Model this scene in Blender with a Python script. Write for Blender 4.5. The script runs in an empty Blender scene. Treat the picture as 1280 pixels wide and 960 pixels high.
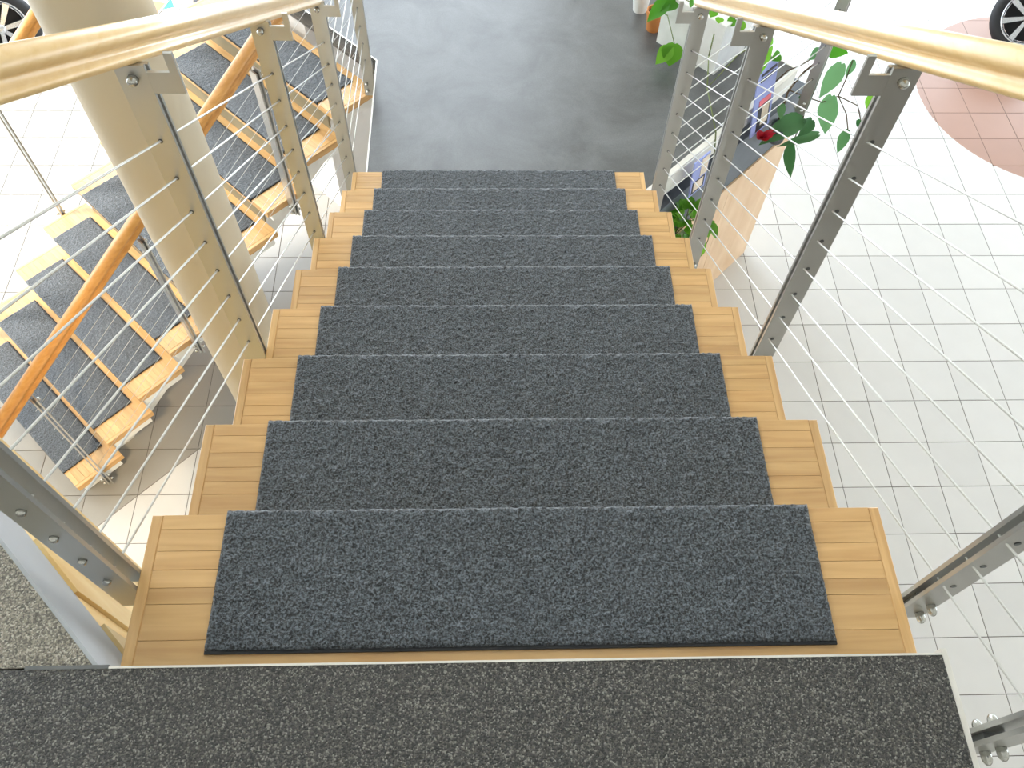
import bpy, math, random
from mathutils import Vector, Matrix

random.seed(7)
sc = bpy.context.scene
COL = sc.collection

# ------------------------------------------------------------------ camera
CAM = Vector((-0.06204, -0.64424, 1.54368))
RT = Vector((0.9996, -0.0210, 0.0211)); DN = Vector((-0.0070, -0.8542, -0.5200)); FW = Vector((0.0289, 0.5196, -0.8539))
FW.normalize(); RT = (RT - FW * RT.dot(FW)).normalized(); DN = FW.cross(RT)
FPX = 1043.518
cd = bpy.data.cameras.new('camera'); cam = bpy.data.objects.new('camera', cd); COL.objects.link(cam)
cd.sensor_width = 36.0; cd.lens = FPX / 1280 * 36.0; cd.clip_start = 0.02; cd.clip_end = 200
m = Matrix.Identity(4)
for i in range(3):
    m[i][0] = RT[i]; m[i][1] = -DN[i]; m[i][2] = -FW[i]; m[i][3] = CAM[i]
cam.matrix_world = m
sc.camera = cam

# ------------------------------------------------------------------ world and light
w = bpy.data.worlds.new('daylight'); sc.world = w; w.use_nodes = True
bg = w.node_tree.nodes['Background']
bg.inputs[0].default_value = (0.82, 0.91, 1.0, 1); bg.inputs[1].default_value = 5.6
sun = bpy.data.lights.new('sun', 'SUN'); sun.energy = 7.5; sun.angle = math.radians(14); sun.color = (1.0, 0.96, 0.9)
so = bpy.data.objects.new('sun', sun); COL.objects.link(so)
so.rotation_euler = Vector((0.80, 0.08, -0.60)).to_track_quat('-Z', 'Y').to_euler(); so.location = (-12, 3, 6)
sc.view_settings.view_transform = 'Standard'; sc.view_settings.look = 'None'
sc.view_settings.exposure = 0.0; sc.view_settings.gamma = 1.0; sc.view_settings.use_curve_mapping = False
try:
    sc.cycles.max_bounces = 8; sc.cycles.diffuse_bounces = 5
except Exception:
    pass

# ------------------------------------------------------------------ materials
def srgb(r, g, b):
    f = lambda c: (c / 255 / 12.92) if c / 255 <= 0.04045 else ((c / 255 + 0.055) / 1.055) ** 2.4
    return (f(r), f(g), f(b), 1)

def newmat(name):
    mt = bpy.data.materials.new(name); mt.use_nodes = True
    return mt, mt.node_tree, mt.node_tree.nodes['Principled BSDF']

def plain(name, col, rough=0.5, metal=0.0, noise=0.06, scale=12.0, spec=0.5):
    mt, nt, p = newmat(name)
    tc = nt.nodes.new('ShaderNodeTexCoord'); n = nt.nodes.new('ShaderNodeTexNoise')
    n.inputs['Scale'].default_value = scale; n.inputs['Detail'].default_value = 4
    nt.links.new(tc.outputs['Object'], n.inputs['Vector'])
    r = nt.nodes.new('ShaderNodeValToRGB')
    r.color_ramp.elements[0].position = 0.3; r.color_ramp.elements[1].position = 0.7
    r.color_ramp.elements[0].color = tuple(c * (1 - noise) for c in col[:3]) + (1,)
    r.color_ramp.elements[1].color = tuple(min(1, c * (1 + noise)) for c in col[:3]) + (1,)
    nt.links.new(n.outputs['Fac'], r.inputs['Fac']); nt.links.new(r.outputs['Color'], p.inputs['Base Color'])
    p.inputs['Roughness'].default_value = rough; p.inputs['Metallic'].default_value = metal
    p.inputs['Specular IOR Level'].default_value = spec
    return mt

def wood(name, c1, c2, stretch=(1.6, 22, 22), rough=0.35, vary=0.25, coat=0.25):
    mt, nt, p = newmat(name)
    N = nt.nodes.new; L = nt.links.new
    tc = N('ShaderNodeTexCoord'); mp = N('ShaderNodeMapping'); mp.inputs['Scale'].default_value = stretch
    oi = N('ShaderNodeObjectInfo')
    add = N('ShaderNodeVectorMath'); add.operation = 'ADD'
    sc_ = N('ShaderNodeVectorMath'); sc_.operation = 'SCALE'; sc_.inputs[0].default_value = (13, 7, 5)
    L(oi.outputs['Random'], sc_.inputs['Scale'])
    L(tc.outputs['Object'], mp.inputs['Vector']); L(mp.outputs['Vector'], add.inputs[0]); L(sc_.outputs[0], add.inputs[1])
    n = N('ShaderNodeTexNoise'); n.inputs['Scale'].default_value = 2.2; n.inputs['Detail'].default_value = 6; n.inputs['Distortion'].default_value = 0.6
    L(add.outputs[0], n.inputs['Vector'])
    r = N('ShaderNodeValToRGB'); r.color_ramp.elements[0].position = 0.32; r.color_ramp.elements[1].position = 0.7
    r.color_ramp.elements[0].color = c1; r.color_ramp.elements[1].color = c2
    L(n.outputs['Fac'], r.inputs['Fac'])
    hs = N('ShaderNodeHueSaturation')
    mr = N('ShaderNodeMapRange'); mr.inputs['To Min'].default_value = 1 - vary; mr.inputs['To Max'].default_value = 1 + vary * 0.5
    L(oi.outputs['Random'], mr.inputs['Value']); L(mr.outputs[0], hs.inputs['Value'])
    L(r.outputs['Color'], hs.inputs['Color']); L(hs.outputs[0], p.inputs['Base Color'])
    p.inputs['Roughness'].default_value = rough; p.inputs['Coat Weight'].default_value = coat; p.inputs['Coat Roughness'].default_value = 0.25
    return mt

def carpet_mat(name, dark, light, scale=260):
    mt, nt, p = newmat(name); N = nt.nodes.new; L = nt.links.new
    tc = N('ShaderNodeTexCoord')
    n = N('ShaderNodeTexNoise'); n.inputs['Scale'].default_value = scale; n.inputs['Detail'].default_value = 3; n.inputs['Roughness'].default_value = 0.7
    L(tc.outputs['Object'], n.inputs['Vector'])
    r = N('ShaderNodeValToRGB'); r.color_ramp.elements[0].position = 0.42; r.color_ramp.elements[1].position = 0.64
    r.color_ramp.elements[0].color = dark; r.color_ramp.elements[1].color = light
    L(n.outputs['Fac'], r.inputs['Fac']); L(r.outputs['Color'], p.inputs['Base Color'])
    b = N('ShaderNodeBump'); b.inputs['Strength'].default_value = 0.9; b.inputs['Distance'].default_value = 0.004
    L(n.outputs['Fac'], b.inputs['Height']); L(b.outputs['Normal'], p.inputs['Normal'])
    p.inputs['Roughness'].default_value = 0.5; p.inputs['Specular IOR Level'].default_value = 0.6
    p.inputs['Sheen Weight'].default_value = 0.45; p.inputs['Sheen Roughness'].default_value = 0.4
    return mt

def granule_mat(name, cols, scale=210):
    mt, nt, p = newmat(name); N = nt.nodes.new; L = nt.links.new
    tc = N('ShaderNodeTexCoord'); v = N('ShaderNodeTexVoronoi'); v.inputs['Scale'].default_value = scale
    L(tc.outputs['Object'], v.inputs['Vector'])
    sp = N('ShaderNodeSeparateColor'); L(v.outputs['Color'], sp.inputs[0])
    r = N('ShaderNodeValToRGB'); r.color_ramp.interpolation = 'LINEAR'
    els = r.color_ramp.elements
    els[0].position = 0.0; els[0].color = cols[0]; els[1].position = 1.0; els[1].color = cols[-1]
    for i in range(1, len(cols) - 1):
        e = els.new([0, .45, .8, .93][i]); e.color = cols[i]
    L(sp.outputs[0], r.inputs['Fac']); L(r.outputs['Color'], p.inputs['Base Color'])
    inv = N('ShaderNodeMath'); inv.operation = 'SUBTRACT'; inv.inputs[0].default_value = 1.0; L(v.outputs['Distance'], inv.inputs[1])
    b = N('ShaderNodeBump'); b.inputs['Strength'].default_value = 0.8; b.inputs['Distance'].default_value = 0.004
    L(inv.outputs[0], b.inputs['Height']); L(b.outputs['Normal'], p.inputs['Normal'])
    p.inputs['Roughness'].default_value = 0.5
    return mt

def slate_floor_mat(name):
    mt, nt, p = newmat(name); N = nt.nodes.new; L = nt.links.new
    tc = N('ShaderNodeTexCoord')
    n = N('ShaderNodeTexNoise'); n.inputs['Scale'].default_value = 2.6; n.inputs['Detail'].default_value = 9; n.inputs['Roughness'].default_value = 0.62; n.inputs['Distortion'].default_value = 0.5
    L(tc.outputs['Object'], n.inputs['Vector'])
    r = N('ShaderNodeValToRGB'); r.color_ramp.elements[0].position = 0.3; r.color_ramp.elements[1].position = 0.72
    r.color_ramp.elements[0].color = srgb(62, 62, 60); r.color_ramp.elements[1].color = srgb(104, 106, 106)
    L(n.outputs['Fac'], r.inputs['Fac'])
    n2 = N('ShaderNodeTexNoise'); n2.inputs['Scale'].default_value = 160; n2.inputs['Detail'].default_value = 2
    L(tc.outputs['Object'], n2.inputs['Vector'])
    mx = N('ShaderNodeMixRGB'); mx.blend_type = 'OVERLAY'; mx.inputs['Fac'].default_value = 0.35
    L(r.outputs['Color'], mx.inputs[1]); L(n2.outputs['Fac'], mx.inputs[2]); L(mx.outputs[0], p.inputs['Base Color'])
    p.inputs['Specular IOR Level'].default_value = 0.8
    rr = N('ShaderNodeMapRange'); rr.inputs['To Min'].default_value = 0.27; rr.inputs['To Max'].default_value = 0.36
    L(n.outputs['Fac'], rr.inputs['Value']); L(rr.outputs[0], p.inputs['Roughness'])
    return mt

def tile_mat(name, col, vary=0.05, rough=0.28):
    mt, nt, p = newmat(name); N = nt.nodes.new; L = nt.links.new
    oi = N('ShaderNodeObjectInfo'); tc = N('ShaderNodeTexCoord')
    n = N('ShaderNodeTexNoise'); n.inputs['Scale'].default_value = 5; n.inputs['Detail'].default_value = 5
    L(tc.outputs['Object'], n.inputs['Vector'])
    mr = N('ShaderNodeMapRange'); mr.inputs['To Min'].default_value = 1 - vary; mr.inputs['To Max'].default_value = 1 + vary * .4
    L(oi.outputs['Random'], mr.inputs['Value'])
    mr2 = N('ShaderNodeMapRange'); mr2.inputs['To Min'].default_value = .95; mr2.inputs['To Max'].default_value = 1.05
    L(n.outputs['Fac'], mr2.inputs['Value'])
    mu = N('ShaderNodeMath'); mu.operation = 'MULTIPLY'; L(mr.outputs[0], mu.inputs[0]); L(mr2.outputs[0], mu.inputs[1])
    hs = N('ShaderNodeHueSaturation'); hs.inputs['Color'].default_value = col; L(mu.outputs[0], hs.inputs['Value'])
    L(hs.outputs[0], p.inputs['Base Color']); p.inputs['Roughness'].default_value = rough
    return mt

def leaf_mat(name, c1, c2):
    mt, nt, p = newmat(name); N = nt.nodes.new; L = nt.links.new
    oi = N('ShaderNodeObjectInfo'); r = N('ShaderNodeValToRGB')
    r.color_ramp.elements[0].color = c1; r.color_ramp.elements[1].color = c2
    L(oi.outputs['Random'], r.inputs['Fac']); L(r.outputs['Color'], p.inputs['Base Color'])
    p.inputs['Roughness'].default_value = 0.4
    tr = N('ShaderNodeBsdfTranslucent'); L(r.outputs['Color'], tr.inputs['Color'])
    mx = N('ShaderNodeMixShader'); mx.inputs['Fac'].default_value = 0.45
    out = nt.nodes['Material Output']
    L(p.outputs[0], mx.inputs[1]); L(tr.outputs[0], mx.inputs[2]); L(mx.outputs[0], out.inputs['Surface'])
    return mt

M = {}
M['wood'] = wood('beech_tread', srgb(202, 157, 100), srgb(222, 181, 122), vary=0.13)
M['rail'] = wood('beech_rail', srgb(238, 199, 136), srgb(246, 212, 156), stretch=(20, 0.8, 20), rough=0.32, vary=0.02, coat=0.8)
M['rail_low'] = wood('beech_rail_orange', srgb(196, 138, 66), srgb(216, 160, 88), stretch=(20, 1.4, 20), rough=0.4, vary=0.05)
M['panelwood'] = wood('pale_panel_wood', srgb(228, 186, 112), srgb(245, 218, 158), stretch=(3, 3, 1.5), rough=0.5, vary=0.25)
M['mat'] = carpet_mat('mat_pile', srgb(12, 15, 18), srgb(113, 122, 130), 225)
M['rubber'] = plain('mat_rubber', srgb(28, 30, 34), 0.6)
M['granule_dark'] = granule_mat('dark_stone_granules', [srgb(46, 46, 45), srgb(70, 69, 66), srgb(98, 95, 89), srgb(150, 148, 140)], 400)
M['granule_light'] = granule_mat('pale_stone_granules', [srgb(96, 92, 84), srgb(140, 134, 120), srgb(176, 168, 150), srgb(210, 205, 190)], 400)
M['slate'] = slate_floor_mat('slate_landing')
M['shade_riser'] = plain('riser_shade_olive', srgb(134, 124, 98), 0.6)  # olive tone paints in the shade on the tread fronts
M['trim'] = plain('aluminium_trim', srgb(225, 222, 214), 0.35, 0.3)
M['steel'] = plain('painted_steel', srgb(190, 189, 184), 0.3, 0.7, noise=0.03, scale=4)
M['dark_steel'] = plain('raw_steel', srgb(110, 112, 112), 0.4, 0.8)
M['bolt'] = plain('zinc_bolt', srgb(190, 190, 184), 0.25, 0.9)
M['cable'] = plain('wire_rope', srgb(222, 222, 218), 0.3, 0.5, scale=300)
M['white_steel'] = plain('white_paint_steel', srgb(236, 236, 232), 0.5)
M['fascia'] = plain('grey_fascia_paint', srgb(172, 176, 180), 0.55, noise=0.02, scale=3)
M['column'] = plain('column_paint', srgb(204, 193, 170), 0.45, noise=0.02, scale=2)
M['plaster'] = plain('white_plaster', srgb(235, 232, 224), 0.8, noise=0.02)
M['pier'] = plain('pier_plaster', srgb(226, 224, 220), 0.8, noise=0.03, scale=5)
M['cream_wall'] = plain('cream_wall_paint', srgb(240, 208, 150), 0.7, noise=0.03)
M['grout'] = plain('grout', srgb(96, 88, 80), 0.9, noise=0.1, scale=40)
M['tile'] = tile_mat('cream_tile', srgb(209, 207, 203))
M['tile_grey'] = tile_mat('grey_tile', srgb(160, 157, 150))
M['tile_red'] = tile_mat('terracotta_tile', srgb(164, 128, 112))
M['counter_wood'] = wood('counter_birch', srgb(222, 184, 142), srgb(236, 204, 168), stretch=(3, 3, 1), rough=0.5, vary=0.02, coat=0.1)
M['counter_slate'] = plain('counter_slate', srgb(96, 102, 110), 0.5)
M['leaf'] = leaf_mat('leaf_bright', srgb(70, 140, 30), srgb(130, 190, 60))
M['leaf_dark'] = leaf_mat('leaf_deep', srgb(46, 98, 48), srgb(110, 158, 106))
M['stem'] = plain('stem_brown', srgb(92, 74, 52), 0.7)
M['stem_green'] = plain('stem_green', srgb(110, 122, 70), 0.6)
M['terracotta'] = plain('pot_terracotta', srgb(190, 122, 62), 0.7)
M['white_pot'] = plain('pot_white', srgb(235, 235, 230), 0.3)
M['soil'] = plain('soil', srgb(60, 46, 36), 0.95, noise=0.4, scale=60)
M['tyre'] = plain('tyre_rubber', srgb(30, 31, 34), 0.6)
M['alloy'] = plain('alloy_rim', srgb(205, 208, 212), 0.25, 0.8)
M['blue_print'] = plain('poster_blue', srgb(150, 160, 215), 0.5)
M['red_print'] = plain('poster_red', srgb(190, 30, 50), 0.5)
M['pink_print'] = plain('poster_pink', srgb(235, 120, 130), 0.5)
M['paper'] = plain('paper_print', srgb(226, 210, 188), 0.6, noise=0.2, scale=14)
M['black_print'] = plain('poster_black', srgb(40, 36, 40), 0.5)
M['green_print'] = plain('print_green', srgb(40, 140, 110), 0.5)
M['orange_print'] = plain('print_orange', srgb(205, 120, 80), 0.5)

# ------------------------------------------------------------------ mesh helpers
class MB:
    def __init__(s): s.v = []; s.f = []; s.smooth = []
    def quadbox(s, b, t):        # two rings of equal length -> closed prism
        n = len(b); o = len(s.v); s.v += [tuple(p) for p in b] + [tuple(p) for p in t]
        s.f.append(tuple(o + i for i in reversed(range(n)))); s.f.append(tuple(o + n + i for i in range(n)))
        for i in range(n):
            j = (i + 1) % n; s.f.append((o + i, o + j, o + n + j, o + n + i))
        return s
    def box(s, x0, x1, y0, y1, z0, z1):
        return s.quadbox([(x0, y0, z0), (x1, y0, z0), (x1, y1, z0), (x0, y1, z0)], [(x0, y0, z1), (x1, y0, z1), (x1, y1, z1), (x0, y1, z1)])
    def chbox(s, x0, x1, y0, y1, z0, z1, c):   # box with chamfered top edge
        o = len(s.v)
        s.v += [(x0, y0, z0), (x1, y0, z0), (x1, y1, z0), (x0, y1, z0), (x0, y0, z1 - c), (x1, y0, z1 - c), (x1, y1, z1 - c), (x0, y1, z1 - c),
                (x0 + c, y0 + c, z1), (x1 - c, y0 + c, z1), (x1 - c, y1 - c, z1), (x0 + c, y1 - c, z1)]
        s.f += [(o + 3, o + 2, o + 1, o), (o + 8, o + 9, o + 10, o + 11)]
        for i in range(4):
            j = (i + 1) % 4
            s.f += [(o + i, o + j, o + 4 + j, o + 4 + i), (o + 4 + i, o + 4 + j, o + 8 + j, o + 8 + i)]
        return s
    def prism(s, poly, z0, z1):
        return s.quadbox([(p[0], p[1], z0) for p in poly], [(p[0], p[1], z1) for p in poly])
    def tube(s, a, b, r0, r1=None, n=8, cap=True):
        a = Vector(a); b = Vector(b); r1 = r0 if r1 is None else r1
        d = (b - a).normalized(); u = d.orthogonal().normalized(); w_ = d.cross(u)
        A = [a + (u * math.cos(2 * math.pi * i / n) + w_ * math.sin(2 * math.pi * i / n)) * r0 for i in range(n)]
        B = [b + (u * math.cos(2 * math.pi * i / n) + w_ * math.sin(2 * math.pi * i / n)) * r1 for i in range(n)]
        return s.quadbox(A, B)
    def path(s, pts, r, n=6):
        for i in range(len(pts) - 1): s.tube(pts[i], pts[i + 1], r, r, n)
        return s
    def dome(s, c, axis, r, h, n=10, rings=4):   # bolt head: short cylinder and rounded cap along axis
        c = Vector(c); d = Vector(axis).normalized(); u = d.orthogonal().normalized(); w_ = d.cross(u)
        prof = [(r, 0), (r, h * .45)] + [(r * math.cos(t), h * (.45 + .55 * math.sin(t))) for t in [math.pi / 2 * k / rings for k in range(1, rings)]]
        o = len(s.v)
        for (rr, hh) in prof:
            s.v += [tuple(c + d * hh + (u * math.cos(2 * math.pi * i / n) + w_ * math.sin(2 * math.pi * i / n)) * rr) for i in range(n)]
        s.v.append(tuple(c + d * h)); top = len(s.v) - 1
        for k in range(len(prof) - 1):
            for i in range(n):
                j = (i + 1) % n; s.f.append((o + k * n + i, o + k * n + j, o + (k + 1) * n + j, o + (k + 1) * n + i))
        k = len(prof) - 1
        for i in range(n): s.f.append((o + k * n + i, o + k * n + (i + 1) % n, top))
        s.f.append(tuple(o + i for i in reversed(range(n))))
        return s
    def lathe(s, prof, n=24, c=(0, 0, 0)):
        o = len(s.v)
        for (r, z) in prof:
            s.v += [(c[0] + r * math.cos(2 * math.pi * i / n), c[1] + r * math.sin(2 * math.pi * i / n), c[2] + z) for i in range(n)]
        for k in range(len(prof) - 1):
            for i in range(n):
                j = (i + 1) % n; s.f.append((o + k * n + i, o + k * n + j, o + (k + 1) * n + j, o + (k + 1) * n + i))
        return s
    def mesh(s, name, mat, smooth=False):
        me = bpy.data.meshes.new(name); me.from_pydata(s.v, [], s.f); me.validate()
        me.materials.append(mat)
        if smooth:
            me.polygons.foreach_set('use_smooth', [True] * len(me.polygons))
        me.update(); return me

def obj(name, me, parent=None, loc=(0, 0, 0), rotz=0.0):
    o = bpy.data.objects.new(name, me); COL.objects.link(o); o.parent = parent
    o.location = loc; o.rotation_euler = (0, 0, rotz); return o

def part(name, mb, mat, parent=None, smooth=False, loc=(0, 0, 0)):
    return obj(name, mb.mesh(name, mat, smooth), parent, loc)

def tag(o, label=None, cat=None, group=None, kind=None):
    if label: o['label'] = label
    if cat: o['category'] = cat
    if group: o['group'] = group
    if kind: o['kind'] = kind
    return o

def empty(name, loc=(0, 0, 0), rotz=0.0):
    o = bpy.data.objects.new(name, None); COL.objects.link(o); o.location = loc; o.rotation_euler = (0, 0, rotz)
    o.empty_display_size = 0.1; return o

# ------------------------------------------------------------------ dimensions
ZF = -3.42                 # ground floor
RISE = 0.18; GO = 0.30; W = 1.44; TD = 0.32; TT = 0.045
ZL = -1.62                 # landing
AL = math.radians(45.48)   # direction in which the lower flight climbs
D2 = Vector((math.cos(AL), math.sin(AL), 0)); E2 = Vector((math.sin(AL), -math.cos(AL), 0))
P0 = Vector((-2.372, 1.764, 0)); G2 = 0.295

# ------------------------------------------------------------------ the building shell
TS = 0.3252; TX0 = 2.2526; TY0 = 2.543
floor = tag(part('floor', MB().box(-8.1, 9.1, -7.1, 8.4, ZF - 0.3, ZF - 0.0025), M['grout']), kind='structure')

def project(p):
    q = Vector(p) - CAM; z = q.dot(FW)
    if z < 0.1: return None
    return (640 + FPX * q.dot(RT) / z, 480 + FPX * q.dot(DN) / z)

def clip(poly, a, b, c):     # keep a*x+b*y<=c
    out = []
    for i in range(len(poly)):
        p, q = poly[i], poly[(i + 1) % len(poly)]
        fp, fq = a * p[0] + b * p[1] - c, a * q[0] + b * q[1] - c
        if fp <= 0: out.append(p)
        if (fp < 0 < fq) or (fq < 0 < fp):
            t = fp / (fp - fq); out.append((p[0] + (q[0] - p[0]) * t, p[1] + (q[1] - p[1]) * t))
    return out

def area(p): return abs(sum(p[i][0] * p[(i + 1) % len(p)][1] - p[(i + 1) % len(p)][0] * p[i][1] for i in range(len(p)))) / 2
CC = (4.965, 5.368); CR = 1.146
def split_circle(sq, c, r):      # cut a square along a circle: the piece inside and the piece outside
    f = lambda p: math.hypot(p[0] - c[0], p[1] - c[1]) - r
    ring = []
    for i in range(len(sq)):
        p, q = sq[i], sq[(i + 1) % len(sq)]; ring.append((p, f(p) < 0, False))
        if (f(p) < 0) != (f(q) < 0):
            lo, hi = 0.0, 1.0
            for _ in range(30):
                t = (lo + hi) / 2; m_ = (p[0] + (q[0] - p[0]) * t, p[1] + (q[1] - p[1]) * t)
                if (f(m_) < 0) == (f(p) < 0): lo = t
                else: hi = t
            ring.append((m_, None, True))
    cuts = [i for i, t in enumerate(ring) if t[2]]
    if len(cuts) != 2:
        return (sq, None) if f((0, 0)) < 0 else (None, sq)
    def walk(i, j):
        out = [ring[i][0]]; k = i
        while k != j: k = (k + 1) % len(ring); out.append(ring[k][0])
        return out
    def arc(p, q, rr):
        a0 = math.atan2(p[1] - c[1], p[0] - c[0]); a1 = math.atan2(q[1] - c[1], q[0] - c[0])
        d_ = (a1 - a0 + math.pi) % (2 * math.pi) - math.pi
        return [(c[0] + rr * math.cos(a0 + d_ * k / 6), c[1] + rr * math.sin(a0 + d_ * k / 6)) for k in range(1, 6)]
    res = {}
    for i, j in ((cuts[0], cuts[1]), (cuts[1], cuts[0])):
        w_ = walk(i, j); key = ring[(i + 1) % len(ring)][1]
        res[key] = w_ + arc(w_[-1], w_[0], r)
    return res.get(True), res.get(False)
half = TS / 2 - 0.0022
pieces = []    # (screen size, poly relative to its centre, centre, material key, whole?)
STAIR = [(150, 830), (190, 640), (440, 214), (455, 20), (830, 20), (806, 214), (1100, 640), (1150, 830)]
def inside(pt, poly):
    r = False
    for i in range(len(poly)):
        (x1, y1), (x2, y2) = poly[i], poly[(i + 1) % len(poly)]
        if (y1 > pt[1]) != (y2 > pt[1]) and pt[0] < (x2 - x1) * (pt[1] - y1) / (y2 - y1) + x1: r = not r
    return r
NG = 0.5 ** 0.5
for i in range(-26, 14):
    for j in range(-14, 18):
        cx, cy = TX0 + (i + .5) * TS, TY0 + (j + .5) * TS
        uv = project((cx, cy, ZF))
        seen = uv and -60 < uv[0] < 1340 and -60 < uv[1] < 1000
        dep = (Vector((cx, cy, ZF)) - CAM).dot(FW)
        size = 1.0 / dep if seen and not inside(uv, STAIR) else (0.01 / max(dep, .1))
        sq = [(-half, -half), (half, -half), (half, half), (-half, half)]
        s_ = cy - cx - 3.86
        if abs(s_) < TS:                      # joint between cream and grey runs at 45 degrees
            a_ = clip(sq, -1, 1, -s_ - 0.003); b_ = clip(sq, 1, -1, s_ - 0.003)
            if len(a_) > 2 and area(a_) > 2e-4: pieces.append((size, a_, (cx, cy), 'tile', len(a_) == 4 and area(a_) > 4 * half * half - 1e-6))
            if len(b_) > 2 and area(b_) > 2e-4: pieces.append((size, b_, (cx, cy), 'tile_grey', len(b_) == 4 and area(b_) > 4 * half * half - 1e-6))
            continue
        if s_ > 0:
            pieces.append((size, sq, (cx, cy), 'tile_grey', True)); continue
        dx, dy = cx - CC[0], cy - CC[1]; dd = math.hypot(dx, dy)
        if abs(dd - CR) < TS * .75:
            ins, outs = split_circle(sq, (-dx, -dy), CR)
            if ins and area(ins) > 2e-4: pieces.append((size, ins, (cx, cy), 'tile_red', False))
            if outs and area(outs) > 2e-4: pieces.append((size, outs, (cx, cy), 'tile', False))
            continue
        pieces.append((size, sq, (cx, cy), 'tile_red' if dd < CR else 'tile', True))
pieces.sort(key=lambda t: -t[0])
whole = {k: MB().chbox(-half, half, -half, half, -0.006, 0, 0.0012).mesh('tile', M[k]) for k in ('tile', 'tile_grey', 'tile_red')}
rest = {k: MB() for k in whole}
for n, (sz, poly, cpos, k, full) in enumerate(pieces):
    if n < 300:
        if full: obj('tile', whole[k], floor, (cpos[0], cpos[1], ZF))
        else: obj('tile', MB().prism(poly, -0.006, 0).mesh('tile', M[k]), floor, (cpos[0], cpos[1], ZF))
    else:
        rest[k].prism([(p[0] + cpos[0], p[1] + cpos[1]) for p in poly], ZF - 0.006, ZF)
for k, mb in rest.items():
    if mb.v: tag(part('tile_field', mb, M[k], floor), kind='stuff')

# walls with window openings, ceiling
def struct(name, mb, mat): return tag(part(name, mb, mat), kind='structure')
ZC = 4.7
struct('ceiling', MB().box(-8.1, 9.1, -7.1, 8.4, ZC, ZC + 0.25), M['plaster'])
struct('wall_back', MB().box(-8, 9, -7.2, -7, ZF, ZC), M['plaster'])
def glazed(name, a, b, zsill, zhead, bay=2.5):      # facade from a to b: sill, solid wall above the head, piers, tall openings between
    a = Vector((a[0], a[1], 0)); b = Vector((b[0], b[1], 0)); d = (b - a); L_ = d.length; d.normalize(); nrm = Vector((-d.y, d.x, 0)) * 0.1
    mb = MB()
    def seg(t0, t1, z0, z1):
        p, q = a + d * t0, a + d * t1
        r = [p - nrm, q - nrm, q + nrm, p + nrm]
        mb.quadbox([(v.x, v.y, z0) for v in r], [(v.x, v.y, z1) for v in r])
    seg(0, L_, ZF, zsill); seg(0, L_, zhead, ZC)
    n = max(2, int(L_ / bay))
    for i in range(n + 1): seg(max(0, L_ * i / n - .06), min(L_, L_ * i / n + .06), zsill, zhead)
    return struct(name, mb, M['plaster'])
glazed('wall_far', (-8, 8.3), (0.8, 8.3), ZF + 0.1, 4.4)
glazed('wall_far_right', (0.8, 8.3), (9, 8.3), ZF + 0.1, -0.6)
glazed('wall_left', (-8, 1.8), (-8, 8.3), ZF + 0.1, 3.0)
struct('wall_left_solid', MB().box(-8.1, -7.9, -7, 1.8, ZF, ZC), M['plaster'])
glazed('wall_right', (9, 8.3), (9, 0.5), ZF + 0.1, 0.2)
struct('wall_right_solid', MB().box(8.9, 9.1, -7, 0.5, ZF, ZC), M['plaster'])

# upper floor: dark granules at the stair head, paler granules along the slanted gallery edge
up = struct('floor_upper', MB().prism([(-2.6, -6.9), (0.668, -6.9), (0.668, -0.332), (-2.6, -0.332)], -0.08, 0.18), M['granule_dark'])
part('edge_strip', MB().box(-0.66, 0.676, -0.332, -0.3285, 0.10, 0.1808), M['trim'], up)
part('edge_strip', MB().box(0.668, 0.677, -6.9, -0.322, 0.02, 0.181), M['trim'], up)
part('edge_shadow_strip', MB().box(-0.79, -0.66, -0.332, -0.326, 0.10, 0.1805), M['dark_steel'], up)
gal = struct('floor_gallery', MB().prism([(-0.685, -0.328), (-1.743, 0.732), (-2.6, 0.732), (-2.6, -0.328)], -0.08, 0.176), M['granule_light'])
def slanted(t0, t1, z0, z1, o0, o1):   # box along the 45 degree gallery edge; t runs up-left, o outwards
    t = Vector((-NG, NG, 0)); n = Vector((NG, NG, 0)); base = Vector((-0.68, -0.33, 0))
    r = [base + t * t0 + n * o0, base + t * t0 + n * o1, base + t * t1 + n * o1, base + t * t1 + n * o0]
    return MB().quadbox([(v.x, v.y, z0) for v in r], [(v.x, v.y, z1) for v in r])
part('fascia', slanted(0.002, 1.5, -0.10, 0.1755, -0.004, 0.004), M['fascia'], gal)
wu = struct('wall_under_gallery', slanted(-0.6, 1.5, ZF, -0.10, -0.12, -0.012), M['cream_wall'])
tt = -0.1
for i, wd in enumerate((0.17, 0.13, 0.09, 0.16, 0.2, 0.22, 0.24, 0.26)):
    part('panel_board', slanted(tt, tt + wd - 0.003, ZF, -0.10, -0.012, 0.004 + 0.008 * (i % 2)), M['panelwood'], wu); tt += wd
struct('wall_under_stairhead', MB().box(-0.75, 0.66, -1.2, -1.1, ZF, -0.08), M['plaster'])

# landing slab
land_poly = [(-0.69, 2.22), (0.62, 2.22), (0.62, 2.31), (1.73, 3.42), (0.35, 4.80), (-0.70, 5.50), (-1.72, 4.50), (-0.695, 3.475)]
ld = struct('floor_landing', MB().prism(land_poly, ZL - 0.12, ZL), M['slate'])
def strip(name, p, q, wd, z0, z1, mat, par):
    a = Vector((p[0], p[1], 0)); b = Vector((q[0], q[1], 0)); d = (b - a).normalized(); n = Vector((d.y, -d.x, 0)) * wd
    r = [a, b, b + n, a + n]
    return part(name, MB().quadbox([(v.x, v.y, z0) for v in r], [(v.x, v.y, z1) for v in r]), mat, par)
strip('edge_strip', (-0.695, 3.475), (-0.69, 2.30), -0.008, ZL - 0.1, ZL + 0.002, M['trim'], ld)
strip('edge_strip', (-1.72, 4.50), (-0.695, 3.475), -0.008, ZL - 0.1, ZL + 0.002, M['trim'], ld)
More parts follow.
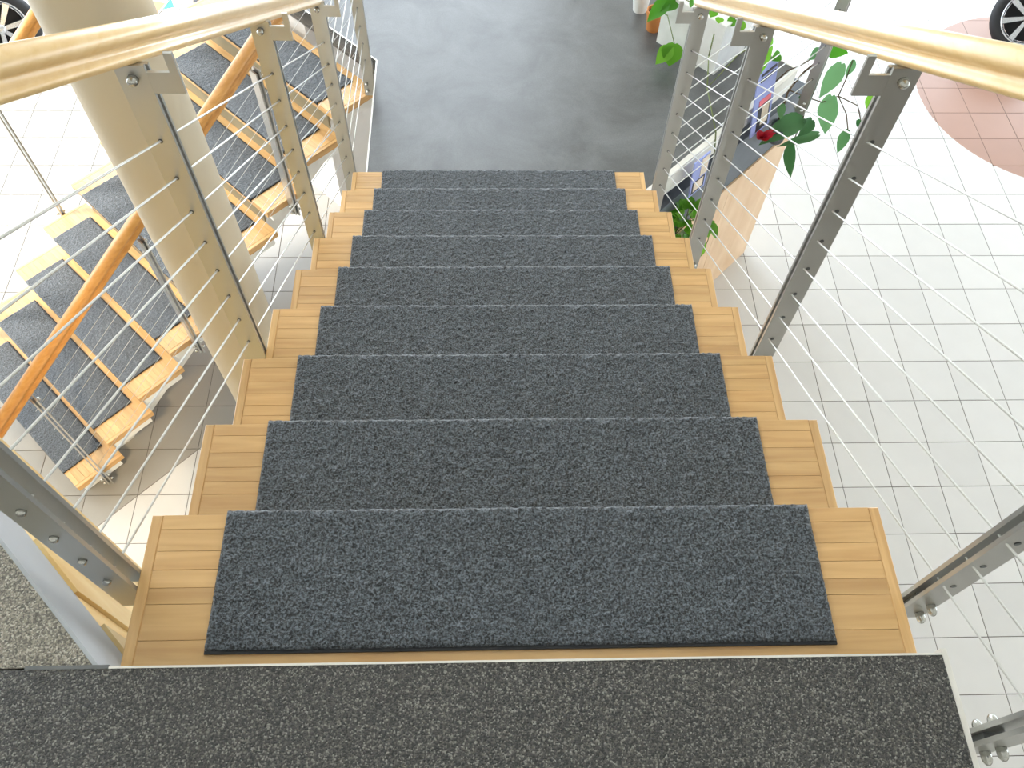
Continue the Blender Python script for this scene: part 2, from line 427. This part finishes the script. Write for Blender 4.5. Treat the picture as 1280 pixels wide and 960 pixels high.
strip('edge_strip', (0.70, 2.39), (1.73, 3.42), 0.03, ZL - 0.12, ZL + 0.004, M['trim'], ld)
strip('edge_strip', (1.73, 3.42), (0.35, 4.80), 0.012, ZL - 0.12, ZL + 0.004, M['trim'], ld)
# white pier that carries the landing
pr = P0 + D2 * 2.43
pts = [pr + E2 * -1.30, pr + E2 * -0.74, pr + E2 * -0.74 + D2 * 0.9, pr + E2 * -1.30 + D2 * 0.9]
struct('wall_pier', MB().prism([(p.x, p.y) for p in pts], ZF, ZL - 0.12), M['pier'])

# round column
colm = struct('column', MB().lathe([(0.15, 0), (0.15, ZC - ZF)], 48, (-1.125, 1.44, ZF)), M['column'])
colm.data.polygons.foreach_set('use_smooth', [True] * len(colm.data.polygons))

# ------------------------------------------------------------------ stair flights
ROWS = [0.0, 0.030, 0.074, 0.111, 0.146, 0.177, 0.243, TD]     # joints between the planks, from the front edge
CAPW = 0.022
plank_me = []
for a, b in zip(ROWS[:-1], ROWS[1:]):
    plank_me.append(MB().chbox(-W / 2 + CAPW + .0006, W / 2 - CAPW - .0006, -b + .0003, -a - .0003, -0.032, 0, 0.0005).mesh('plank', M['wood']))
cap_mat = M['wood'].copy(); cap_mat.name = 'beech_end_strip'
for nd in cap_mat.node_tree.nodes:
    if nd.type == 'MAPPING': nd.inputs['Scale'].default_value = (22, 1.6, 22)
cap_me = MB().chbox(0, CAPW, -TD, 0, -0.038, 0, 0.002).mesh('end_strip', cap_mat)
tread_me = MB().box(-W / 2 + .002, W / 2 - .002, -TD + .002, -.002, -TT, -0.030).mesh('tread', M['wood'])

# mat: pile surface with its own relief, rubber backing under it
MW, MD = 1.145, 0.268
def mat_mesh():
    nx, ny = 200, 48; mb = MB(); rnd = random.Random(3)
    for j in range(ny + 1):
        for i in range(nx + 1):
            e = 0.0015 if i in (0, nx) or j in (0, ny) else 0
            jx = 0 if i in (0, nx) else rnd.uniform(-.0016, .0016); jy = 0 if j in (0, ny) else rnd.uniform(-.0016, .0016)
            mb.v.append((-MW / 2 + MW * i / nx + jx, -MD + MD * j / ny + jy, 0.0092 + rnd.uniform(-.0026, .0030) - e))
    for j in range(ny):
        for i in range(nx):
            a = j * (nx + 1) + i; mb.f.append((a, a + 1, a + nx + 2, a + nx + 1))
    # sides down to the backing
    rim = [i for i in range(nx + 1)] + [(j) * (nx + 1) + nx for j in range(1, ny + 1)] + [ny * (nx + 1) + i for i in range(nx - 1, -1, -1)] + [j * (nx + 1) for j in range(ny - 1, 0, -1)]
    o = len(mb.v)
    for r in rim: x, y, z = mb.v[r]; mb.v.append((x, y, 0.004))
    n = len(rim)
    for k in range(n): mb.f.append((rim[k], o + k, o + (k + 1) % n, rim[(k + 1) % n]))
    return mb.mesh('stair_mat', M['mat'], smooth=True)
mat_me = mat_mesh()
back_me = MB().box(-MW / 2 - .001, MW / 2 + .001, -MD - .006, 0.001, 0.0004, 0.0052).box(-MW / 2 - .001, MW / 2 + .001, -0.003, 0.0, -0.012, 0.004).mesh('backing', M['rubber'])

ORD = ['topmost', 'second', 'third', 'fourth', 'fifth', 'sixth', 'seventh', 'eighth', 'lowest']
def flight(name, org, rotz, go, n, where, label):
    root = empty(name, org, rotz); tag(root, label, 'staircase')
    for i in range(n):
        y, z = go * i, -RISE * i
        t = obj('tread', tread_me, root, (0, y, z))
        for me in plank_me: obj('plank', me, t)
        obj('end_strip', cap_me, t, (-W / 2, 0, 0)); obj('end_strip', cap_me, t, (W / 2 - CAPW, 0, 0))
        # white steel bearers under the tread ends
        for s in (-1, 1):
            x0 = s * (W / 2 - 0.008); x1 = s * (W / 2 - 0.10)
            part('bearer', MB().box(min(x0, x1), max(x0, x1), -TD + .03, -0.03, -TT - 0.05, -TT), M['white_steel'], t)
        part('shade_riser', MB().box(-W / 2 + .11, W / 2 - .11, -0.034, -0.022, -RISE + 0.0005, -TT), M['shade_riser'], t)  # board added between treads, coloured like the shaded wooden front edge
        mt = obj('stair_mat', mat_me); mt.matrix_world = Matrix.Translation(org) @ Matrix.Rotation(rotz, 4, 'Z') @ Matrix.Translation((0, y + 0.004, z + 0.0006))
        ordn = ORD[i] if i in (0, n - 1) else ORD[i] + '-from-top'
        tag(mt, 'charcoal carpet mat on the %s tread of the %s' % (ordn, where), 'stair mat', 'mats on the treads of the ' + where)
        obj('backing', back_me, mt)
    for s in (-1, 1):                     # sloping steel stringers set in from the ends
        x = s * (W / 2 - 0.20); mb = MB()
        a = [(x - .02, -TD * .8, -TT - .05), (x + .02, -TD * .8, -TT - .05), (x + .02, go * (n - 1) - TD * .8, -RISE * (n - 1) - TT - .05), (x - .02, go * (n - 1) - TD * .8, -RISE * (n - 1) - TT - .05)]
        mb.quadbox([(p[0], p[1], p[2] - .2) for p in a], a)
        part('stringer', mb, M['white_steel'], root)
    return root
ORG1 = Vector((0, 0, 0))
flight('staircase', ORG1, 0.0, GO, 9, 'straight flight in front', 'straight flight of light wooden treads leading down to the slate landing')
ORG2 = P0 + D2 * (8 * G2 - TD) + E2 * (-W / 2); ORG2.z = ZL - RISE
ROT2 = AL + math.pi / 2
flight('staircase', ORG2, ROT2, G2, 9, 'slanting flight at left', 'slanting lower flight of wooden treads going from landing to tiled floor')

# ------------------------------------------------------------------ railings
def rail_mesh(a, b, mat, name='handrail', s=1.0):
    a = Vector(a); b = Vector(b); d = (b - a).normalized(); side = d.cross(Vector((0, 0, 1))).normalized(); up_ = side.cross(d)
    prof = []
    ws = [0.042 - 0.086 * k / 28 for k in range(29)]
    def hw(w_):
        u1 = 1 - ((w_ - 0.017) / 0.0255) ** 2; u2 = 1 - ((w_ + 0.028) / 0.0162) ** 2
        h1 = 0.034 * math.sqrt(u1) if u1 > 0 else 0; h2 = 0.030 * math.sqrt(u2) if u2 > 0 else 0
        return max(h1, h2, 0.019 if -0.03 < w_ < 0.02 else 0.003)
    for w_ in ws: prof.append((hw(w_) * s, w_ * s))
    for w_ in reversed(ws): prof.append((-hw(w_) * s, w_ * s))
    mb = MB(); mb.quadbox([a + side * p[0] + up_ * p[1] for p in prof], [b + side * p[0] + up_ * p[1] for p in prof])
    me = mb.mesh(name, mat)
    for p in me.polygons: p.use_smooth = len(p.vertices) == 4
    return me

PW = 0.060
def post(root, x, y, zb, zt, inner, hole_z, cap_holes=False, bracket=True, gap=0.012, bolts=True):
    """twin flat bars facing along the rail; inner = -1/+1 direction (x) towards the stair"""
    f0 = y - gap / 2 - 0.008; f1 = y - gap / 2; b0 = y + gap / 2; b1 = b0 + 0.008
    p = part('post', MB().box(x - PW / 2, x + PW / 2, f0, f1, zb, zt), M['steel'], root)
    part('back_plate', MB().box(x - PW / 2, x + PW / 2, b0, b1, zb + (0.02 if gap < .02 else .05), zt - 0.012), M['steel'], p)
    part('spacer', MB().box(x - PW / 2 + .012, x + PW / 2 - .012, f1, b0, zt - 0.08, zt - 0.02), M['dark_steel'], p)
    if bolts: part('spacer', MB().box(x - PW / 2 + .012, x + PW / 2 - .012, f1, b0, zb + 0.02, zb + 0.10), M['dark_steel'], p)
    part('bolt', MB().dome((x, f0, zt - 0.030), (0, -1, 0), 0.0115, 0.018), M['bolt'], p, True)
    for dz in ((0.035, 0.085) if bolts else ()):
        part('bolt', MB().dome((x - inner * 0.012, f0, zb + dz), (0, -1, 0), 0.009, 0.022), M['bolt'], p, True)
        part('bolt', MB().dome((x - inner * 0.012, b1, zb + dz), (0, 1, 0), 0.009, 0.022), M['bolt'], p, True)
    xi = x + inner * (PW / 2)
    part('mounting_lug', MB().box(min(xi - inner * .05, xi + inner * .016), max(xi - inner * .05, xi + inner * .016), f1, b0, zb + 0.01, zb + 0.018), M['steel'], p)
    if bracket:
        x1, x2 = xi, xi + inner * 0.062
        lo, hi = min(x1, x2), max(x1, x2)
        zz = zt - 0.066
        part('bracket', MB().box(lo, hi, f0 + .0005, f1 - .0005, zz, zz + 0.050), M['steel'], p)
        x3 = x2 - inner * 0.017
        part('bracket_arm', MB().box(min(x2, x3), max(x2, x3), f0 + .0005, f1 - .0005, zz + 0.050, zt + 0.028), M['steel'], p)
    for hz in hole_z:
        if cap_holes:
            part('cable_nut', MB().dome((x, f0, hz), (0, -1, 0), 0.008, 0.010, 8, 3), M['bolt'], p, True)
        else:
            part('cable_sleeve', MB().tube((x, f0 - 0.0015, hz), (x, f0 + 0.0005, hz), 0.0056, n=8), M['dark_steel'], p)
    return p

def cable(root, a, b, r=0.0026):
    return part('cable', MB().tube(a, b, r, n=6), M['cable'], root, True)

SL = RISE / GO
CZ = [0.285 - 0.1077 * k for k in range(8)]          # cable heights at y=0.73 on the near flight
RC = 0.522                                            # rail centre height at y=0.74
def zl(z0, y): return z0 - SL * (y - 0.73)
# left railing of the near flight
XL = -0.752
rl = empty('stair_railing', (0, 0, 0))
tag(rl, 'wire railing with thick wooden handrail left of the near stairs, by the column', 'railing', 'railings of the near stairs')
for y, cap in ((-0.128, True), (0.745, False), (1.645, False), (2.48, False)):
    zb = {-0.128: -0.10, 0.745: -0.66, 1.645: -1.20, 2.48: -1.72}[y]
    post(rl, XL, y, zb, zl(RC, y) - 0.040, 1, [zl(z, y - .014) for z in CZ], cap, gap=0.024 if cap else 0.012, bolts=False)
for z in CZ: cable(rl, (XL, -0.142, zl(z, -0.142)), (XL, 2.47, zl(z, 2.47)))
obj('handrail', rail_mesh((XL - .005, -0.42, zl(RC, -0.42) + .010), (XL - .005, 2.52, zl(RC, 2.52) - .020), M['rail'], s=0.88), rl)
# right railing
XR = 0.776
rr_ = empty('stair_railing', (0, 0, 0))
tag(rr_, 'wire railing with thick wooden handrail right of the near stairs, by the plants', 'railing', 'railings of the near stairs')
for y in (-0.45, -0.175, 0.745, 1.56, 2.27):
    zb = {-0.45: 0.045, -0.175: -0.12, 0.745: -0.66, 1.56: -1.20, 2.27: -1.72}[y]
    post(rr_, XR if y > -0.4 else 0.735, y, zb, zl(RC, y) - 0.040, -1, [zl(z, y - .014) for z in CZ])
for z in CZ: cable(rr_, (XR - .02, -0.47, zl(z, -0.47)), (XR, 2.28, zl(z, 2.28)), 0.0021)
obj('handrail', rail_mesh((XR, -0.55, zl(RC, -0.55)), (XR, 2.30, zl(RC, 2.30)), M['rail'], s=0.88), rr_)

# level railings on the landing
LCZ = [ZL + 0.10 + 0.1077 * k for k in range(8)]
ll = empty('landing_railing', (0, 0, 0))
tag(ll, 'short level wire railing at the left edge of the slate landing', 'railing', 'railings of the landing')
post(ll, -0.735, 3.36, ZL - 0.14, ZL + 1.15, 1, LCZ)
for z in LCZ: cable(ll, (-0.735, 3.38, z), (XL, 2.50, z))
obj('handrail', rail_mesh((XL + .02, 2.54, ZL + 1.19), (-0.72, 3.45, ZL + 1.19), M['rail']), ll)
lr = empty('landing_railing', (0.80, 2.30, 0), -math.pi / 4)      # local y runs along the slanted edge
tag(lr, 'level wire railing along the slanted right edge of the slate landing, among plants', 'railing', 'railings of the landing')
post(lr, 0.045, 1.33, ZL - 0.14, ZL + 1.15, -1, LCZ)
for z in LCZ: cable(lr, (0.0, 0.02, z), (0.045, 1.35, z), 0.0026)
obj('handrail', rail_mesh((0.0, 0.06, ZL + 1.19), (0.03, 1.40, ZL + 1.19), M['rail']), lr)

# railings of the slanting flight (frame of that flight: x along treads, y downwards)
SL2 = RISE / G2
def lower_rail(side, label):
    root = empty('stair_railing', ORG2, ROT2)
    tag(root, label, 'railing', 'railings of the slanting stairs')
    x = side * (W / 2 + 0.036)
    def zz(h, y): return h - SL2 * (y + 0.15)
    for k in (0, 3, 6):
        i = 8 - k; y = G2 * i - 0.16
        post(root, x, y, -RISE * i - 0.10, zz(0.935, y), -side, [zz(0.10 + 0.1077 * q, y) for q in range(8)], bracket=False)
    for q in range(8): cable(root, (x, -0.22, zz(0.10 + .1077 * q, -0.22)), (x, G2 * 8 - 0.13, zz(0.10 + .1077 * q, G2 * 8 - 0.13)), 0.0011)
    xr = x - side * 0.035
    obj('handrail', rail_mesh((xr, -0.45, zz(0.985, -0.45)), (xr, G2 * 8 + 0.25, zz(0.985, G2 * 8 + .25)), M['rail_low']), root)
lower_rail(-1, 'wire railing with orange wooden handrail nearest the column, on the slanting stairs')
lower_rail(1, 'far-side wire railing of the slanting stairs, beside the sunlit tiles')

# ------------------------------------------------------------------ counter below the landing edge
NX = Vector((NG, -NG, 0)); TXd = Vector((NG, NG, 0))
cb = Vector((1.93, 3.555, 0))
def along(t0, t1, o0, o1, z0, z1):      # t back along the face from its right end, o into the body
    r = [cb - TXd * t0 - NX * o0, cb - TXd * t1 - NX * o0, cb - TXd * t1 - NX * o1, cb - TXd * t0 - NX * o1]
    return MB().quadbox([(v.x, v.y, z0) for v in r], [(v.x, v.y, z1) for v in r])
ct = empty('counter', (0, 0, 0)); tag(ct, 'pale wooden counter with slate grey upper part standing under the landing edge', 'counter')
part('front_panel', along(0, 0.66, 0, 0.02, ZF + 0.001, -2.22), M['counter_wood'], ct)
part('front_panel', along(0.663, 1.5, 0, 0.02, ZF + 0.001, -2.22), M['counter_wood'], ct)
part('body', along(0.002, 1.498, 0.021, 0.5, ZF + 0.001, -2.22), M['counter_wood'], ct)
part('slate_top', along(-0.01, 1.5, 0.012, 0.5, -2.219, -1.86), M['counter_slate'], ct)

# poster propped at the landing edge
def poster(name, c, t, up_v, wd, ht, label, blocks):
    c = Vector(c); t = Vector(t).normalized(); u = Vector(up_v).normalized(); n = t.cross(u)
    root = empty(name, c); tag(root, label, 'magazine')
    def q(a0, a1, b0, b1, d0, d1):
        r = [t * a0 + u * b0, t * a1 + u * b0, t * a1 + u * b1, t * a0 + u * b1]
        return MB().quadbox([v + n * d0 for v in r], [v + n * d1 for v in r])
    part('cover', q(-wd / 2, wd / 2, 0, ht, -0.004, 0.004), M['blue_print'], root)
    for k_, (nm, a0, a1, b0, b1, mk) in enumerate(blocks):
        part(nm, q(-wd / 2 + wd * a0, -wd / 2 + wd * a1, ht * b0, ht * b1, 0.0041, 0.0050 + 0.0008 * k_), M[mk], root)
    return root
poster('magazine', (1.52, 3.10, -1.80), (1, 1, 0), (-.12, .12, 1), 0.19, 0.44, 'pale blue magazine with a photo on its cover, upright between vine and post',
       [('picture', .25, .88, .03, .42, 'black_print'), ('picture', .45, .82, .10, .40, 'paper'), ('headline', .25, .85, .42, .50, 'pink_print'), ('lettering', .15, .9, .78, .82, 'black_print'), ('lettering', .15, .9, .86, .89, 'black_print')])
poster('magazine', (1.10, 2.66, -1.84), (1, 1, 0), (-.05, .05, 1), 0.14, 0.24, 'small blue and white leaflet above the leafy bush by the landing',
       [('picture', .1, .9, .05, .4, 'black_print'), ('picture', .2, .8, .1, .36, 'paper'), ('picture', .5, .95, .45, .95, 'paper')])

# ------------------------------------------------------------------ plants
def leaf_mesh(name, mat):
    # heart shaped blade of unit length along +y, unit width along x, folded along its rib and drooping at the tip
    prof = [(0.0, 0.10), (0.05, 0.26), (0.16, 0.45), (0.34, 0.50), (0.55, 0.41), (0.76, 0.24), (0.92, 0.08), (1.0, 0.0)]
    v, f = [], []
    for y, h in prof:
        z = -0.18 * y * y; v += [(-h, y - (0.06 if y < .1 else 0) , z + h * 0.22), (0, y, z), (h, y - (0.06 if y < .1 else 0), z + h * 0.22)]
    for i in range(len(prof) - 1):
        a = i * 3; f += [(a, a + 1, a + 4, a + 3), (a + 1, a + 2, a + 5, a + 4)]
    me = bpy.data.meshes.new(name); me.from_pydata(v, [], f); me.materials.append(mat); me.validate()
    me.polygons.foreach_set('use_smooth', [True] * len(me.polygons)); me.update(); return me
LEAF = leaf_mesh('leaf', M['leaf']); LEAFD = leaf_mesh('leaf', M['leaf_dark'])
def leaf(root, base, tip, wd, me, facing=None):
    base = Vector(base); tip = Vector(tip); d = tip - base; ln = d.length; d.normalize()
    n = (facing or Vector((-0.25, -0.75, 0.6))) + Vector([random.uniform(-.35, .35) for _ in range(3)])
    x = d.cross(n).normalized(); z = x.cross(d)
    o = bpy.data.objects.new('leaf', me); COL.objects.link(o); o.parent = root
    b = base - root.location
    o.matrix_local = Matrix(((x.x * wd, d.x * ln, z.x * ln, b.x), (x.y * wd, d.y * ln, z.y * ln, b.y), (x.z * wd, d.z * ln, z.z * ln, b.z), (0, 0, 0, 1)))
    return o
def stem(root, pts, r, mat):
    return part('stem', MB().path([Vector(p) - root.location for p in pts], r), mat, root, True)

VINE = [((1.942, 3.3, -1.496), (1.858, 3.22, -1.674), .10), ((1.945, 3.26, -1.684), (1.964, 3.2, -1.942), .12), ((2.156, 3.3, -1.975), (2.123, 3.25, -2.123), .07),
        ((1.854, 3.35, -1.419), (1.955, 3.3, -1.432), .10), ((2.255, 3.4, -1.787), (2.252, 3.38, -1.89), .05), ((1.795, 3.2, -1.796), (1.552, 3.1, -1.889), .13),
        ((1.926, 3.2, -1.917), (1.688, 3.12, -1.931), .06), ((1.795, 3.2, -1.992), (1.812, 3.1, -2.193), .08), ((1.532, 3.2, -1.359), (1.479, 3.15, -1.356), .06),
        ((1.996, 3.3, -1.469), (2.009, 3.3, -1.604), .05), ((2.242, 3.4, -1.981), (2.279, 3.35, -2.032), .04), ((1.623, 3.15, -1.65), (1.621, 3.1, -1.721), .05),
        ((1.776, 3.3, -1.717), (1.824, 3.25, -1.722), .04), ((1.788, 3.3, -1.402), (1.729, 3.25, -1.432), .06), ((1.856, 3.2, -1.808), (1.775, 3.1, -1.839), .08)]
vn = empty('vine_plant', (1.66, 3.2, -1.86)); tag(vn, 'trailing vine with deep green heart leaves climbing over the slanted landing railing', 'plant')
bright = (3, 4, 8)
for i, (b, t, wd) in enumerate(VINE): leaf(vn, b, t, wd, LEAF if i in bright else LEAFD)
for pts in ([(1.66, 3.2, -1.86), (1.652, 3.2, -1.607), (1.689, 3.25, -1.593), (1.746, 3.3, -1.55), (1.824, 3.3, -1.444), (1.869, 3.32, -1.366)],
            [(1.647, 3.2, -1.591), (1.803, 3.25, -1.687), (1.899, 3.25, -1.721), (2.003, 3.3, -1.717), (2.005, 3.3, -1.593), (1.996, 3.3, -1.469)],
            [(1.555, 3.2, -1.542), (1.607, 3.2, -1.462), (1.687, 3.25, -1.469), (1.729, 3.25, -1.432)],
            [(2.003, 3.3, -1.717), (2.061, 3.3, -1.745), (2.172, 3.35, -1.828), (2.233, 3.35, -1.938)],
            [(1.803, 3.25, -1.687), (1.80, 3.2, -1.796), (1.795, 3.2, -1.99)], [(2.003, 3.3, -1.717), (2.10, 3.3, -1.85), (2.156, 3.3, -1.975)]):
    stem(vn, pts, 0.006 if pts[0][2] == -1.86 else 0.0035, M['stem'])

part('pot_body', MB().lathe([(0, 0), (.045, 0), (.065, .11), (.055, .11), (.05, .09), (0, .09)], 20), M['counter_slate'], vn, False, (0.02, 0, -0.10))

# white plinth with pots and a tall thin plant on the landing
pl = empty('plinth', (1.25, 3.36, ZL), math.pi / 4); tag(pl, 'low white plinth standing on the landing behind the right railing', 'plinth')
part('body', MB().chbox(0, 0.30, 0, 0.42, 0, 0.30, 0.004), M['white_pot'], pl)
part('top', MB().chbox(-0.008, 0.308, -0.008, 0.428, 0.301, 0.322, 0.004), M['white_pot'], pl)
def pot(name, loc, r, h, mat, label, tilt=0):
    o = empty(name, loc); tag(o, label, 'pot')
    part('pot_body', MB().lathe([(0, 0), (r * .7, 0), (r * .95, h * .8), (r, h * .8), (r, h), (r * .86, h), (r * .82, h * .72), (0, h * .70)], 24), mat, o, False)
    part('soil', MB().lathe([(0, h * .86), (r * .84, h * .86), (r * .8, h * .8)], 18), M['soil'], o)
    return o
pot('flower_pot', (0.945, 3.775, ZL), 0.055, 0.13, M['terracotta'], 'small terracotta flower pot on the landing beside white plinth')
pot('flower_pot', (0.885, 3.96, ZL), 0.06, 0.14, M['white_pot'], 'small white flower pot on the dark landing')
POTLEAF = [((1.011, 3.45, -1.482), (0.993, 3.4, -1.60), .13), ((0.995, 3.45, -1.50), (0.916, 3.42, -1.60), .09), ((0.962, 3.6, -1.319), (0.849, 3.55, -1.406), .09),
           ((1.019, 3.6, -1.309), (0.92, 3.55, -1.345), .07), ((1.303, 3.4, -1.29), (1.252, 3.38, -1.31), .06), ((1.343, 3.4, -1.30), (1.33, 3.38, -1.37), .06),
           ((1.174, 3.4, -1.23), (1.157, 3.38, -1.264), .06), ((1.216, 3.4, -1.278), (1.21, 3.38, -1.30), .05), ((1.215, 3.4, -1.182), (1.181, 3.4, -1.221), .06),
           ((1.03, 3.4, -1.184), (1.059, 3.4, -1.198), .06), ((1.289, 3.3, -1.198), (1.325, 3.3, -1.222), .05)]
pp = empty('leafy_plant', (0.945, 3.775, ZL + 0.115)); tag(pp, 'bright green plant with drooping leaves growing out of the terracotta pot', 'plant')
for b, t, wd in POTLEAF: leaf(pp, b, t, wd, LEAF)
for tgt in ((1.011, 3.45, -1.482), (0.962, 3.6, -1.319), (1.03, 3.4, -1.184), (1.216, 3.4, -1.20)):
    c0 = Vector((0.945, 3.775, ZL + 0.115)); t0 = Vector(tgt); mid = (c0 + t0) / 2 + Vector((0, 0, 0.08))
    stem(pp, [c0, mid, t0], 0.003, M['stem_green'])
stem(pp, [(1.216, 3.4, -1.20), (1.26, 3.4, -1.25), (1.303, 3.4, -1.29), (1.343, 3.4, -1.30)], 0.002, M['stem_green'])
tl = empty('climbing_plant', (1.21, 2.80, -1.86)); tag(tl, 'tall thin bare stem with one long leaf rising beside the second post', 'plant')
stem(tl, [(1.21, 2.80, -1.86), (1.195, 2.81, -1.70), (1.18, 2.84, -1.58), (1.152, 3.1, -1.5), (1.162, 3.25, -1.409), (1.182, 3.32, -1.32)], 0.004, M['stem_green'])
leaf(tl, (1.364, 3.0, -1.101), (1.334, 2.95, -1.352), .10, LEAF)
stem(tl, [(1.152, 3.1, -1.5), (1.25, 3.05, -1.25), (1.364, 3.0, -1.101)], 0.003, M['stem_green'])

# bushy plant under the landing edge, with a short trailing shoot
bs = empty('bushy_plant', (1.06, 2.70, -2.25)); tag(bs, 'small bushy green plant beside the lowest treads, right of the near stairs', 'plant')
part('pot_body', MB().lathe([(0, 0), (.06, 0), (.085, .13), (.075, .13), (.07, .11), (0, .11)], 20), M['white_pot'], bs, False, (0.035, -0.035, -0.12))
rb = random.Random(11)
for k in range(64):
    c0 = Vector((1.08, 2.62, -2.08)); dirv = Vector((rb.uniform(-1, .8), rb.uniform(-.9, .5), rb.uniform(-.6, 1))).normalized()
    b = c0 + Vector((dirv.x * .07, dirv.y * .06, dirv.z * .16)); t = b + dirv * rb.uniform(.06, .11) + Vector((0, 0, -.02))
    leaf(bs, b, t, rb.uniform(.045, .075), LEAF, Vector((rb.uniform(-.4, .4), -.5, .8)))
for k in range(6):
    stem(bs, [(1.06, 2.70, -2.25), (1.05 + rb.uniform(-.05, .05), 2.66 + rb.uniform(-.04, .04), -2.1), (1.05 + rb.uniform(-.1, .1), 2.66 + rb.uniform(-.08, .05), -1.98)], .003, M['stem_green'])
stem(bs, [(1.06, 2.70, -2.15), (1.2, 2.70, -2.10), (1.265, 2.7, -2.137), (1.276, 2.7, -2.292), (1.264, 2.7, -2.441)], .0025, M['stem_green'])
for b, t, wd in [((1.254, 2.7, -2.13), (1.334, 2.68, -2.284), .05), ((1.242, 2.7, -2.164), (1.272, 2.68, -2.269), .04), ((1.259, 2.7, -2.328), (1.229, 2.68, -2.478), .05)]:
    leaf(bs, b, t, wd, LEAF)
# red flowers by the magazine
fl = empty('flower', (1.56, 3.08, -1.86)); tag(fl, 'dark red flower at the foot of the pale blue magazine', 'flower')
for k in range(9):
    a = k * 2.4; b = Vector((1.545, 3.07, -1.83)); leaf(fl, b, b + Vector((math.cos(a) * .05, math.sin(a) * .04 - .01, .03 + .02 * (k % 3))), .045, None or bpy.data.meshes.get('petal') or (lambda: (lambda me: (setattr(me, 'name', 'petal'), me)[1])(leaf_mesh('petal', M['red_print'])))())
for o in fl.children: o.name = 'petal'
stem(fl, [(1.56, 3.08, -1.86), (1.545, 3.07, -1.83)], .003, M['stem_green'])

# ------------------------------------------------------------------ alloy wheels on show, leaflets
def wheel(loc, rot, label):
    root = empty('car_wheel', loc); root.rotation_euler = rot; tag(root, label, 'wheel', 'alloy wheels on show')
    R_ = 0.31; prof = []
    part('tyre', MB().lathe([(.215, -.09), (.25, -.105), (.285, -.10), (.31, -.075), (.315, 0), (.31, .075), (.285, .10), (.25, .105), (.215, .09)], 40), M['tyre'], root, True)
    part('rim', MB().lathe([(.225, .10), (.215, .095), (.205, .06), (.20, -.08), (.215, -.09)], 40), M['alloy'], root, True)
    part('barrel', MB().lathe([(0, -.03), (.2, -.03), (.2, -.035), (0, -.035)], 24), M['tyre'], root)
    part('hub', MB().lathe([(0, .075), (.03, .075), (.045, .06), (.045, .0)], 20), M['alloy'], root, True)
    for k in range(7):
        a = 2 * math.pi * k / 7; c_, s_ = math.cos(a), math.sin(a)
        def pt(r, t, z): return (c_ * r - s_ * t, s_ * r + c_ * t, z)
        mb = MB().quadbox([pt(.035, -.018, .03), pt(.205, -.028, .05), pt(.205, .028, .05), pt(.035, .018, .03)], [pt(.035, -.015, .065), pt(.21, -.024, .09), pt(.21, .024, .09), pt(.035, .015, .065)])
        part('spoke', mb, M['alloy'], root)
    part('stand', MB().tube((0, .24, -.09), (0, .02, -.42), .012).tube((0, -.22, -.09), (0, .02, -.42), .012), M['dark_steel'], root)
    return root
wheel((-4.22, 5.78, ZF + 0.33), (math.radians(60), 0, math.radians(32)), 'silver multi-spoke alloy wheel with tyre at the far left of the tiled floor')
wheel((4.86, 6.02, ZF + 0.33), (math.radians(60), 0, math.radians(-34)), 'silver multi-spoke alloy wheel with tyre at the far right, by terracotta tiles')
for i, (x, y, rz, mk, lb) in enumerate([(-3.12, 6.62, .4, 'green_print', 'green leaflet lying on the sunlit tiles at upper left'), (-3.2, 6.6, -.3, 'orange_print', 'orange leaflet lying on the sunlit tiles at upper left'), (-2.75, 6.66, .2, 'black_print', 'black and white leaflet on the sunlit tiles at upper left')]):
    root = empty('leaflet', (x, y, ZF + 0.0005 + .004 * i), rz); tag(root, lb, 'leaflet', 'leaflets on the floor')
    part('sheet', MB().box(-.105, .105, -.1, .1, 0, 0.003), M['paper'], root)
    part('print', MB().box(-.09, .09, -.085, .06, 0.003, 0.0036), M[mk], root)

# warm lamp under the gallery ceiling
lp = empty('ceiling_lamp', (-1.7, -0.35, -0.10)); tag(lp, 'round warm lamp under the gallery floor', 'lamp')
part('shade', MB().lathe([(0.0, 0), (.16, 0), (.18, -.07), (.165, -.07), (.15, -.015), (0, -.015)], 28), M['white_steel'], lp, True)
la = bpy.data.lights.new('warm_bulb', 'AREA'); la.shape = 'DISK'; la.size = 0.28; la.energy = 110; la.color = (1.0, 0.74, 0.42)
lo = bpy.data.objects.new('warm_bulb', la); COL.objects.link(lo); lo.parent = lp; lo.location = (0, 0, -0.06)
